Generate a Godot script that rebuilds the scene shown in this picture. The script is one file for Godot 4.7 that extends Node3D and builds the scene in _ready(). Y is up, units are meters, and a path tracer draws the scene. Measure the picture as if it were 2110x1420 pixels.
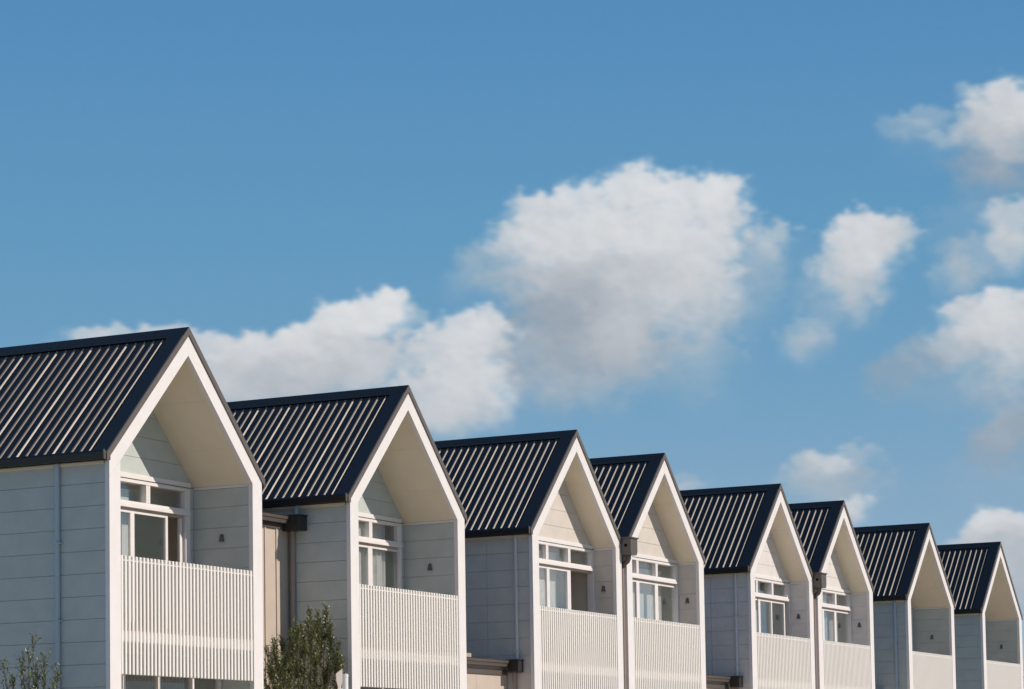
extends Node3D
# A row of gabled terrace houses under a blue sky with cumulus clouds.
# x runs along the row, y is up, z points from the facades to the street; metres.

const W := 4.2            # width of a house over its white posts
const PW := 0.279         # face width of a post
const H_OUT := 6.555      # where post and barge board meet outside
const H_TOP := 8.663      # outer apex of the barge boards
const H_IN_TOP := 8.342   # inner apex
const H_IN := 6.513       # inner corner
const H_RIDGE := 8.786
const L := 9.0            # length of a house
const RAIL := 5.10
const HOUSE_X := [0.0, 7.021, 14.049, 18.514, 25.552, 30.075, 37.181, 44.197]
const F := 5392.8
const PX := 1055.2
const PY := 1213.6
const CAM := Vector3(-31.638, 1.6, 22.6323)
const TURN := Vector3(0.0748, -1.1028, -0.0159)

var M := {}
var box_cache := {}
var rng := RandomNumberGenerator.new()
var used := {}

# ------------------------------------------------------------------ helpers
func lin(r: float, g: float, b: float) -> Color:
	return Color(r, g, b).linear_to_srgb()

func numbered(called: String) -> String:
	var n: int = used.get(called, 0)
	used[called] = n + 1
	return called if n == 0 else "%s_%03d" % [called, n]

func thing(called: String, label: String, category: String, at := Vector3.ZERO, group := "") -> Node3D:
	var o := Node3D.new()
	o.name = numbered(called)
	add_child(o)
	o.position = at
	o.set_meta("label", label)
	o.set_meta("category", category)
	if group:
		o.set_meta("group", group)
	return o

func part(called: String, mesh: Mesh, m: Material, parent: Node, at := Vector3.ZERO, turn := Vector3.ZERO) -> MeshInstance3D:
	var o := MeshInstance3D.new()
	o.name = called
	o.mesh = mesh
	o.material_override = m
	o.position = at
	o.rotation = turn
	parent.add_child(o, true)
	return o

func tri(st: SurfaceTool, a: Vector3, b: Vector3, c: Vector3, n: Vector3) -> void:
	if (b - a).cross(c - a).dot(n) > 0.0:
		var t := b
		b = c
		c = t
	for p: Vector3 in [a, b, c]:
		st.set_normal(n)
		st.add_vertex(p)

func quad(st: SurfaceTool, a: Vector3, b: Vector3, c: Vector3, d: Vector3, out: Vector3) -> void:
	var n := (b - a).cross(c - a).normalized()
	if n == Vector3.ZERO:
		n = (c - a).cross(d - a).normalized()
	if n.dot(out) < 0.0:
		n = -n
	tri(st, a, b, c, n)
	tri(st, a, c, d, n)

func start() -> SurfaceTool:
	var st := SurfaceTool.new()
	st.begin(Mesh.PRIMITIVE_TRIANGLES)
	return st

func done(st: SurfaceTool) -> ArrayMesh:
	st.index()
	return st.commit()

# a box centred on the origin with chamfered edges
func cbox(size: Vector3, bevel := 0.003) -> Mesh:
	var key := "%.4f %.4f %.4f %.4f" % [size.x, size.y, size.z, bevel]
	if box_cache.has(key):
		return box_cache[key]
	var h := size / 2.0
	var st := start()
	if bevel <= 0.0:
		var bm := BoxMesh.new()
		bm.size = size
		box_cache[key] = bm
		return bm
	var i := h - Vector3.ONE * bevel
	for ax in 3:
		var u := (ax + 1) % 3
		var v := (ax + 2) % 3
		for s: float in [-1.0, 1.0]:
			var ps := []
			for c: Vector2 in [Vector2(-1, -1), Vector2(1, -1), Vector2(1, 1), Vector2(-1, 1)]:
				var p := Vector3.ZERO
				p[ax] = s * h[ax]
				p[u] = c.x * i[u]
				p[v] = c.y * i[v]
				ps.append(p)
			var n := Vector3.ZERO
			n[ax] = s
			quad(st, ps[0], ps[1], ps[2], ps[3], n)
		for s: float in [-1.0, 1.0]:
			for t: float in [-1.0, 1.0]:
				var a := Vector3.ZERO
				a[ax] = -i[ax]
				a[u] = s * h[u]
				a[v] = t * i[v]
				var b := Vector3.ZERO
				b[ax] = -i[ax]
				b[u] = s * i[u]
				b[v] = t * h[v]
				var a2 := a
				a2[ax] = i[ax]
				var b2 := b
				b2[ax] = i[ax]
				var n := Vector3.ZERO
				n[u] = s
				n[v] = t
				quad(st, a, b, b2, a2, n)
	for sx: float in [-1.0, 1.0]:
		for sy: float in [-1.0, 1.0]:
			for sz: float in [-1.0, 1.0]:
				var n := Vector3(sx, sy, sz).normalized()
				tri(st, Vector3(sx * h.x, sy * i.y, sz * i.z), Vector3(sx * i.x, sy * h.y, sz * i.z), Vector3(sx * i.x, sy * i.y, sz * h.z), n)
	box_cache[key] = done(st)
	return box_cache[key]

# box from corner to corner
func bpart(called: String, a: Vector3, b: Vector3, m: Material, parent: Node, bevel := 0.003) -> MeshInstance3D:
	# corners are given in the thing's own coordinates, also for a piece of one of its parts
	var off: Vector3 = parent.position if parent.get_parent() != self else Vector3.ZERO
	return part(called, cbox((b - a).abs(), bevel), m, parent, (a + b) / 2.0 - off)

# adds a polygon of the xy plane drawn out from z0 to z1
func add_prism(st: SurfaceTool, poly: PackedVector2Array, z0: float, z1: float) -> void:
	var idx := Geometry2D.triangulate_polygon(poly)
	for k in range(0, idx.size(), 3):
		for z: float in [z0, z1]:
			var n := Vector3(0, 0, 1 if z == maxf(z0, z1) else -1)
			tri(st, Vector3(poly[idx[k]].x, poly[idx[k]].y, z), Vector3(poly[idx[k + 1]].x, poly[idx[k + 1]].y, z), Vector3(poly[idx[k + 2]].x, poly[idx[k + 2]].y, z), n)
	var cw := Geometry2D.is_polygon_clockwise(poly)
	for k in poly.size():
		var a := poly[k]
		var b := poly[(k + 1) % poly.size()]
		var e := b - a
		var o := Vector2(e.y, -e.x)
		if cw:
			o = -o
		quad(st, Vector3(a.x, a.y, z0), Vector3(b.x, b.y, z0), Vector3(b.x, b.y, z1), Vector3(a.x, a.y, z1), Vector3(o.x, o.y, 0))

func prism(poly: PackedVector2Array, z0: float, z1: float) -> ArrayMesh:
	var st := start()
	add_prism(st, poly, z0, z1)
	return done(st)

func P(flat: Array) -> PackedVector2Array:
	var r := PackedVector2Array()
	for k in range(0, flat.size(), 2):
		r.append(Vector2(flat[k], flat[k + 1]))
	return r

# tube through points with a radius at each
func add_tube(st: SurfaceTool, pts: Array, rad: Array, sides := 10, capped := true) -> void:
	var rings := []
	var prev := Vector3.ZERO
	for k in pts.size():
		var d: Vector3
		if k == 0:
			d = pts[1] - pts[0]
		elif k == pts.size() - 1:
			d = pts[k] - pts[k - 1]
		else:
			d = (pts[k] - pts[k - 1]).normalized() + (pts[k + 1] - pts[k]).normalized()
		d = d.normalized()
		var u: Vector3 = (prev - d * prev.dot(d)) if prev != Vector3.ZERO else d.cross(Vector3(0.31, 0.2, 0.93))
		u = u.normalized()
		prev = u
		var v := d.cross(u)
		var ring := []
		for s in sides:
			var a := TAU * s / sides
			ring.append([pts[k] + (u * cos(a) + v * sin(a)) * rad[k], u * cos(a) + v * sin(a)])
		rings.append([ring, d])
	for k in rings.size() - 1:
		var A: Array = rings[k][0]
		var B: Array = rings[k + 1][0]
		for s in sides:
			var t := (s + 1) % sides
			var n: Vector3 = A[s][1] + A[t][1]
			var qs := [A[s], A[t], B[t], A[s], B[t], B[s]]
			for g in [0, 3]:
				var p0: Vector3 = qs[g][0]
				var p1: Vector3 = qs[g + 1][0]
				var p2: Vector3 = qs[g + 2][0]
				var order := [g, g + 1, g + 2] if (p1 - p0).cross(p2 - p0).dot(n) <= 0.0 else [g, g + 2, g + 1]
				for o in order:
					st.set_normal(qs[o][1])
					st.add_vertex(qs[o][0])
	if capped:
		for e in [0, rings.size() - 1]:
			var n: Vector3 = rings[e][1] * (-1.0 if e == 0 else 1.0)
			var R: Array = rings[e][0]
			for s in sides:
				tri(st, pts[e], R[s][0], R[(s + 1) % sides][0], n)

func tube(pts: Array, r: float, sides := 12) -> ArrayMesh:
	var st := start()
	var rad := []
	for k in pts.size():
		rad.append(r)
	add_tube(st, pts, rad, sides)
	return done(st)

# ------------------------------------------------------------------ camera, sky, sun
func photo_dir(u: float, v: float) -> Vector3:
	return Basis.from_euler(TURN) * Vector3((u - PX) / F, -(v - PY) / F, -1.0).normalized()

const SKY_STOPS := [[0.0, 166, 190, 208], [4.0, 146, 177, 200], [5.6, 135, 170, 197], [9.0, 112, 159, 193], [12.0, 100, 153, 191], [16.5, 87, 141, 187], [30.0, 68, 120, 173], [55.0, 46, 90, 145], [90.0, 40, 82, 136]]

func sky_blue(el: float) -> Vector3:
	for k in SKY_STOPS.size() - 1:
		var a: Array = SKY_STOPS[k]
		var b: Array = SKY_STOPS[k + 1]
		if el <= b[0]:
			var t: float = clampf((el - a[0]) / (b[0] - a[0]), 0.0, 1.0)
			return Vector3(lerpf(a[1], b[1], t), lerpf(a[2], b[2], t), lerpf(a[3], b[3], t))
	return Vector3(40, 82, 136)

const CLOUD_STOPS := [[0.0, 138, 152, 170], [0.35, 158, 167, 178], [0.5, 176, 182, 190], [0.7, 196, 199, 204], [0.85, 213, 214, 217], [1.0, 228, 228, 229]]

func cloud_tone(b: float) -> Vector3:
	b = clampf(b, 0.0, 1.0)
	for k in CLOUD_STOPS.size() - 1:
		var p: Array = CLOUD_STOPS[k]
		var q: Array = CLOUD_STOPS[k + 1]
		if b <= q[0]:
			var t: float = (b - p[0]) / (q[0] - p[0])
			return Vector3(lerpf(p[1], q[1], t), lerpf(p[2], q[2], t), lerpf(p[3], q[3], t))
	return Vector3(228, 228, 229)

# puffs of the clouds in view: centre, radii, thickness, brightness (directions given as photograph pixels)
const PUFFS := [
	[1310, 392, 90, 62, .95, .95], [1200, 425, 110, 58, .9, .9], [1112, 442, 72, 52, .9, .86], [1420, 405, 112, 60, .95, .94], [1497, 392, 56, 48, .9, .9], [1490, 455, 60, 60, .85, .86],
	[1085, 505, 90, 62, .8, .78], [1180, 505, 140, 72, .95, .86], [1330, 490, 165, 92, .97, .88], [1440, 520, 92, 92, .9, .85], [1010, 548, 72, 55, .45, .6], [960, 570, 50, 55, .28, .58], [1085, 585, 90, 45, .6, .56],
	[1230, 590, 165, 85, .95, .6], [1350, 590, 115, 92, .93, .74], [1450, 590, 85, 85, .8, .76], [1170, 645, 110, 90, .9, .34], [1275, 680, 95, 90, .9, .6], [1265, 690, 70, 45, .6, .76], [1190, 740, 120, 72, .8, .4],
	[1300, 730, 110, 62, .7, .5], [1215, 805, 92, 48, .5, .5], [1420, 680, 92, 82, .45, .62], [1485, 640, 80, 62, .42, .64], [1460, 730, 60, 60, .3, .6], [1590, 482, 52, 36, .7, .76], [1562, 525, 42, 52, .5, .7], [1560, 600, 60, 70, .25, .6],
	[1360, 790, 90, 40, .2, .5], [1075, 740, 70, 90, .5, .46], [1120, 790, 80, 60, .42, .48], [1130, 690, 60, 70, .5, .4], [1440, 760, 120, 90, .2, .6], [1540, 570, 90, 110, .22, .62], [1640, 560, 90, 90, .12, .6],
	[2050, 390, 90, 60, .32, .36], [1960, 820, 140, 50, .2, .46], [2050, 740, 120, 120, .3, .58], [1990, 480, 100, 80, .22, .56], [1720, 1005, 120, 70, .3, .55], [2040, 1000, 110, 60, .2, .5], [1930, 300, 120, 60, .15, .6],
	[762, 655, 82, 56, .95, .96], [812, 632, 44, 38, .9, .93], [700, 665, 70, 50, .95, .93], [640, 695, 62, 46, .95, .9], [580, 735, 92, 62, .95, .84], [500, 730, 72, 46, .9, .84], [425, 712, 72, 36, .88, .82], [330, 692, 62, 32, .85, .82],
	[250, 695, 52, 28, .75, .8], [170, 695, 54, 30, .8, .8], [862, 655, 24, 26, .5, .75], [720, 745, 155, 82, .97, .74], [620, 785, 155, 72, .95, .56], [500, 795, 82, 82, .95, .62], [445, 765, 62, 82, .85, .76],
	[980, 694, 90, 68, .92, .86], [1012, 682, 52, 52, .85, .84], [900, 725, 72, 62, .9, .78], [965, 790, 100, 82, .95, .84], [880, 825, 112, 72, .9, .76], [960, 850, 92, 52, .65, .72], [1045, 745, 42, 62, .4, .55], [900, 870, 110, 45, .45, .68],
	[1780, 512, 85, 85, .96, .83], [1802, 472, 70, 50, .93, .86], [1832, 485, 50, 56, .75, .8], [1730, 560, 60, 62, .72, .75], [1765, 592, 62, 52, .72, .68], [1772, 635, 42, 38, .5, .64], [1700, 620, 70, 80, .2, .6],
	[1662, 688, 56, 34, .42, .7], [1632, 708, 46, 36, .3, .66], [1690, 655, 40, 45, .25, .66], [1682, 722, 52, 42, .3, .6],
	[2092, 222, 90, 70, .95, .85], [2050, 245, 72, 52, .88, .76], [2035, 192, 62, 26, .5, .74], [2000, 265, 52, 36, .6, .64], [1900, 242, 62, 36, .5, .7], [1850, 258, 46, 26, .34, .7], [1930, 284, 62, 20, .45, .7], [2085, 292, 100, 52, .85, .58],
	[2062, 332, 92, 50, .6, .32], [2005, 342, 62, 30, .4, .3], [2085, 370, 60, 36, .35, .35],
	[2082, 462, 62, 52, .8, .76], [2092, 515, 62, 52, .76, .76], [1970, 565, 52, 46, .5, .66], [2005, 545, 62, 62, .42, .6], [1960, 515, 50, 42, .35, .58],
	[2072, 642, 82, 52, .96, .87], [2012, 662, 72, 52, .92, .81], [2092, 695, 82, 62, .9, .8], [1980, 712, 82, 52, .7, .64], [1902, 742, 72, 46, .55, .42], [1842, 772, 62, 42, .45, .34], [2092, 765, 62, 52, .6, .7], [2022, 785, 52, 42, .3, .6], [1800, 785, 42, 42, .25, .34],
	[2082, 902, 82, 62, .65, .34], [2032, 932, 52, 42, .45, .32], [2092, 872, 62, 62, .4, .45], [2075, 830, 60, 45, .3, .5],
	[1702, 952, 52, 30, .72, .8], [1660, 965, 52, 30, .5, .7], [1762, 942, 52, 30, .5, .68], [1712, 992, 92, 52, .5, .52], [1762, 1042, 42, 36, .8, .84], [1742, 1062, 42, 36, .6, .6],
	[2042, 1087, 62, 36, .92, .87], [2092, 1082, 62, 40, .92, .84], [2072, 1132, 112, 62, .88, .62], [2082, 1205, 82, 82, .82, .55], [1985, 1112, 36, 26, .6, .76], [1412, 988, 42, 26, .4, .6], [1432, 1008, 42, 20, .45, .72]]

var n_warp := FastNoiseLite.new()
var n_edge := FastNoiseLite.new()
var n_far := FastNoiseLite.new()

func sky_color(d: Vector3, near: float) -> Vector3:
	var el := rad_to_deg(asin(clampf(d.y, -1.0, 1.0)))
	var c := sky_blue(maxf(el, 0.0))
	if near < 1.0 and el > 0.0:
		# the same kind of broken cumulus all round
		var q := d / maxf(d.y + 0.16, 0.05)
		var gap := smoothstep(22.0, 42.0, el) * 0.42      # low banks of cumulus, clear overhead
		var far := smoothstep(-0.10 + gap, 0.33 + gap, n_far.get_noise_2d(q.x * 60.0, q.z * 60.0)) * (1.0 - near)
		var tone := 0.62 + 0.5 * n_far.get_noise_2d(q.x * 60.0 + 20.0, q.z * 60.0 - 34.0)
		c = c.lerp(cloud_tone(tone), far * 0.85)
	return c

func make_sky() -> Image:
	n_warp.seed = 11
	n_warp.frequency = 0.011
	n_warp.fractal_octaves = 5
	n_warp.fractal_gain = 0.55
	n_edge.seed = 5
	n_edge.frequency = 0.022
	n_edge.fractal_octaves = 5
	n_edge.fractal_gain = 0.6
	n_far.seed = 23
	n_far.frequency = 0.012
	n_far.fractal_octaves = 4
	var cam_basis := Basis.from_euler(TURN)
	var inv := cam_basis.inverse()
	var S := 4096
	var low := Image.create(512, 512, false, Image.FORMAT_RGB8)
	for y in 512:
		for x in 512:
			var th := PI * (y + 0.5) / 512.0
			var ph := TAU * ((x + 0.5) / 512.0 - 0.5)
			var d := Vector3(-sin(ph) * sin(th), cos(th), cos(ph) * sin(th))
			var c := sky_color(d, 0.0)
			low.set_pixel(x, y, Color(c.x / 255.0, c.y / 255.0, c.z / 255.0))
	low.resize(S, S, Image.INTERPOLATE_CUBIC)
	# the part of the sky round the view, drawn finer
	var mid := photo_dir(1055, 710)
	var x_mid := int((atan2(-mid.x, mid.z) / TAU + 0.5) * S)
	var half_w := 190
	var y_top := int((90.0 - 24.0) / 180.0 * S)
	var y_end := S / 2
	for y in range(y_top, y_end):
		for x in range(x_mid - half_w, x_mid + half_w):
			var th := PI * (y + 0.5) / S
			var ph := TAU * ((x + 0.5) / S - 0.5)
			var d := Vector3(-sin(ph) * sin(th), cos(th), cos(ph) * sin(th))
			var e := absf(x + 0.5 - x_mid) / half_w
			var near := (1.0 - smoothstep(0.84, 1.0, e)) * smoothstep(0.0, 70.0, y - y_top)
			var c := sky_color(d, near)
			if near > 0.0:
				var l := inv * d
				var u := PX - F * l.x / l.z
				var v := PY + F * l.y / l.z
				var wx := u + 36.0 * n_warp.get_noise_2d(u * .8, v * .8) + 7.0 * n_edge.get_noise_2d(u * 1.7, v * 1.7 + 300.0)
				var wy := v + 26.0 * n_warp.get_noise_2d(u * .8 + 900.0, v * .8) + 6.0 * n_edge.get_noise_2d(u * 1.7 + 700.0, v * 1.7)
				var ed := n_edge.get_noise_2d(u, v)
				var free := 1.0
				var sum := 0.0
				var tone := 0.0
				for p: Array in PUFFS:
					var rx: float = (wx - p[0]) / (p[2] * 1.38)
					var ry: float = (wy - p[1] - p[3] * 0.26) / (p[3] * 1.34)
					var r2 := rx * rx + ry * ry
					if r2 > 1.4:
						continue
					var r := sqrt(r2)
					# crisp towards the light at the top, soft below
					var soft := lerpf(0.36, 1.15, smoothstep(-0.6, 0.4, ry))
					var a: float = smoothstep(0.0, soft, 1.0 - r + lerpf(0.24, 0.12, smoothstep(-0.5, 0.3, ry)) * ed) * p[4]
					if a > 0.0:
						free *= 1.0 - a
						var wgt := a * a * a
						sum += wgt
						tone += wgt * p[5]
				if sum > 0.0:
					var b := tone / sum + 0.09 * n_warp.get_noise_2d(u * 0.8 + 50.0, v * 0.8) + 0.05 * (n_edge.get_noise_2d(u, v) - n_edge.get_noise_2d(u + 5.0, v - 9.0))
					c = c.lerp(cloud_tone(b), pow(1.0 - free, 1.25) * 0.97 * near)
			var dn := (rng.randf() - 0.5) / 255.0
			low.set_pixel(x, y, Color(c.x / 255.0 + dn, c.y / 255.0 + dn, c.z / 255.0 + dn))
	return low

func setup() -> void:
	var cam := Camera3D.new()
	cam.name = "camera"
	cam.projection = Camera3D.PROJECTION_FRUSTUM
	cam.near = 0.1
	cam.far = 2000.0
	cam.size = 0.1 * 1420.0 / F
	cam.frustum_offset = Vector2(0.1 * (1055.0 - PX) / F, 0.1 * (PY - 710.0) / F)
	cam.position = CAM
	cam.rotation = TURN
	add_child(cam)
	cam.current = true
	var env := Environment.new()
	env.background_mode = Environment.BG_SKY
	env.tonemap_mode = Environment.TONE_MAPPER_LINEAR
	env.tonemap_exposure = 1.0
	env.sdfgi_enabled = true
	env.ssao_enabled = true
	env.ssil_enabled = true
	var pano := PanoramaSkyMaterial.new()
	pano.panorama = ImageTexture.create_from_image(make_sky())
	var sky := Sky.new()
	sky.sky_material = pano
	env.sky = sky
	var we := WorldEnvironment.new()
	we.name = "environment"
	we.environment = env
	add_child(we)
	var sun := DirectionalLight3D.new()
	sun.name = "sun"
	sun.light_energy = 1.31
	sun.light_color = Color(1.0, 0.945, 0.885)
	sun.light_angular_distance = 0.5
	sun.shadow_enabled = true
	add_child(sun)
	sun.look_at_from_position(Vector3(0.24, 0.78, 1.0), Vector3.ZERO)

# ------------------------------------------------------------------ materials
func noise_tex(freq: float, a: Color, b: Color, seed_: int, size := 256, normal := false, bump := 2.0) -> NoiseTexture2D:
	var t := NoiseTexture2D.new()
	t.width = size
	t.height = size
	t.seamless = true
	var n := FastNoiseLite.new()
	n.seed = seed_
	n.frequency = freq
	n.fractal_octaves = 4
	t.noise = n
	if normal:
		t.as_normal_map = true
		t.bump_strength = bump
	else:
		var g := Gradient.new()
		g.set_color(0, a)
		g.set_color(1, b)
		t.color_ramp = g
	return t

func mat(called: String, c: Color, rough: float, spread := 0.06, scale := 1.0, metal := 0.0) -> StandardMaterial3D:
	var m := StandardMaterial3D.new()
	m.resource_name = called
	m.roughness = rough
	m.metallic = metal
	if spread > 0.0:
		var lo := Color(1.0 - spread, 1.0 - spread, 1.0 - spread)
		m.albedo_texture = noise_tex(0.02, lo, Color.WHITE, hash(called) % 1000)
		m.uv1_triplanar = true
		m.uv1_world_triplanar = true
		m.uv1_scale = Vector3.ONE * scale
	m.albedo_color = c
	M[called] = m
	return m

func materials() -> void:
	mat("white_paint", lin(.81, .78, .765), 0.45, .03, .5)
	mat("slat_white", lin(.85, .82, .77), 0.5, 0.0)
	mat("blue_grey_board", lin(.52, .572, .55), 0.6, .05, .45)
	mat("beige_board", lin(.65, .60, .545), 0.6, .05, .45)
	mat("pale_board", lin(.73, .70, .68), 0.6, .05, .45)
	mat("cream_soffit", lin(.85, .78, .62), 0.6, .04, .4)
	mat("link_board", lin(.575, .485, .41), 0.6, .05, .45)
	mat("roof_metal", lin(.068, .065, .062), 0.41, 0.0, 1.0, 1.0)
	mat("trim_metal", lin(.115, .098, .088), 0.42, .08, .8)  # same metal as the roof, lightened to paint in the sun on it
	mat("dark_metal", lin(.025, .024, .025), 0.45, 0.0)
	mat("copper_pipe", lin(.30, .24, .20), 0.45, .08, 1.0)
	mat("blue_pipe", lin(.40, .50, .55), 0.4, 0.0)
	mat("pale_pipe", lin(.62, .63, .65), 0.4, 0.0)
	mat("brown_pipe", lin(.34, .28, .24), 0.45, 0.0)
	mat("deck_timber", lin(.46, .20, .12), 0.6, .2, 1.0)
	mat("room_wall", lin(.62, .57, .49), 0.8, .03, .5)
	mat("room_floor", lin(.30, .22, .15), 0.6, .1, .7)
	mat("curtain_cloth", lin(.82, .82, .81), 0.9, .05, 2.0)
	mat("blind_cloth", lin(.82, .84, .82), 0.9, .03, 1.0)
	mat("lamp_metal", lin(.12, .115, .11), 0.4, 0.0, 1.0, 0.3)
	mat("galvanised", lin(.82, .83, .85), 0.35, .05, 2.0)
	mat("sign_plate", lin(.68, .60, .54), 0.5, .05, 2.0)
	mat("concrete", lin(.56, .475, .365), 0.85, .18, .3)
	mat("asphalt", lin(.06, .06, .06), 0.9, .25, .6)
	mat("lawn_soil", lin(.10, .13, .05), 0.95, .35, .5)
	mat("bark", lin(.11, .085, .06), 0.9, .3, 3.0)
	var g := StandardMaterial3D.new()
	g.resource_name = "window_glass"
	g.transparency = BaseMaterial3D.TRANSPARENCY_ALPHA
	g.albedo_color = Color(0.30, 0.40, 0.38, 0.06)
	g.roughness = 0.0
	g.metallic_specular = 0.6
	M.glass = g
	var lf := StandardMaterial3D.new()
	lf.resource_name = "leaf"
	lf.vertex_color_use_as_albedo = true
	lf.roughness = 0.38
	lf.backlight_enabled = true
	lf.backlight = Color(0.05, 0.07, 0.02)
	lf.cull_mode = BaseMaterial3D.CULL_DISABLED
	M.leaf = lf

# ------------------------------------------------------------------ parts shared by the houses
func roof_y(x: float) -> float:            # top of the roof decking
	return H_RIDGE - 0.045 - 1.0043 * absf(x - W / 2.0)

var sheet_mesh: ArrayMesh
const SHEET := 0.672
const SLOPE_LEN := 3.055

# one roof sheet of the left slope: four trapezoid ribs; origin at the ridge, front edge at z = 0
func make_sheet() -> ArrayMesh:
	var st := start()
	var t := Vector3(-1, -1.0043, 0).normalized()      # down the slope
	var n := Vector3(-1.0043, 1, 0).normalized()
	var at := func(s: float, z: float, h: float) -> Vector3: return t * s + n * h + Vector3(0, 0, z)
	var h := 0.024
	var z := 0.0
	for k in 4:
		# the face towards the street is folded once on its way up
		var low := 60.0 if k == 0 else 54.0
		var high := 56.0 if k == 0 else 48.0
		var run_low := h * .5 / tan(deg_to_rad(low))
		var run := run_low + h * .5 / tan(deg_to_rad(high))
		var zc := -0.084 - 0.168 * k
		var a := zc + 0.011 + run
		var b := zc + 0.011
		var c := zc - 0.011
		var d := zc - 0.011 - 0.018
		var s0 := 0.12
		var s1 := 0.29
		var s2 := SLOPE_LEN
		# pan in front of the rib
		quad(st, at.call(0.0, z, 0), at.call(s2, z, 0), at.call(s2, a, 0), at.call(0.0, a, 0), n)
		# rib: it flattens out under the ridge cap
		var f := a - run_low
		quad(st, at.call(s1, a, 0), at.call(s2, a, 0), at.call(s2, f, h * .5), at.call(s1, f, h * .5), n + Vector3(0, 0, 1))
		quad(st, at.call(s1, f, h * .5), at.call(s2, f, h * .5), at.call(s2, b, h), at.call(s1, b, h), n + Vector3(0, 0, 1))
		quad(st, at.call(s1, b, h), at.call(s2, b, h), at.call(s2, c, h), at.call(s1, c, h), n)
		quad(st, at.call(s1, c, h), at.call(s2, c, h), at.call(s2, d, 0), at.call(s1, d, 0), n - Vector3(0, 0, 1))
		var e: Vector3 = at.call(s0, zc - 0.02, 0.0)
		quad(st, at.call(s1, a, 0), at.call(s1, f, h * .5), e, e, n + Vector3(0, 0, 1))
		quad(st, at.call(s1, f, h * .5), at.call(s1, b, h), e, e, n + Vector3(0, 0, 1))
		tri(st, at.call(s1, b, h), at.call(s1, c, h), e, (n - t * .3).normalized())
		tri(st, at.call(s1, c, h), at.call(s1, d, 0), e, (n - Vector3(0, 0, 1)).normalized())
		quad(st, at.call(0.0, a, 0), at.call(s1, a, 0), at.call(s1, d, 0), at.call(0.0, d, 0), n)
		quad(st, at.call(s2, a, 0), at.call(s2, b, h), at.call(s2, c, h), at.call(s2, d, 0), t)
		z = d
	quad(st, at.call(0.0, z, 0), at.call(SLOPE_LEN, z, 0), at.call(SLOPE_LEN, -SHEET, 0), at.call(0.0, -SHEET, 0), n)
	return done(st)

func screw_heads(st: SurfaceTool, pts: Array, n: Vector3) -> void:
	for p: Vector3 in pts:
		add_tube(st, [p, p + n * 0.006, p + n * 0.012], [0.011, 0.010, 0.005], 6)

var roof_parts := {}

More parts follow.
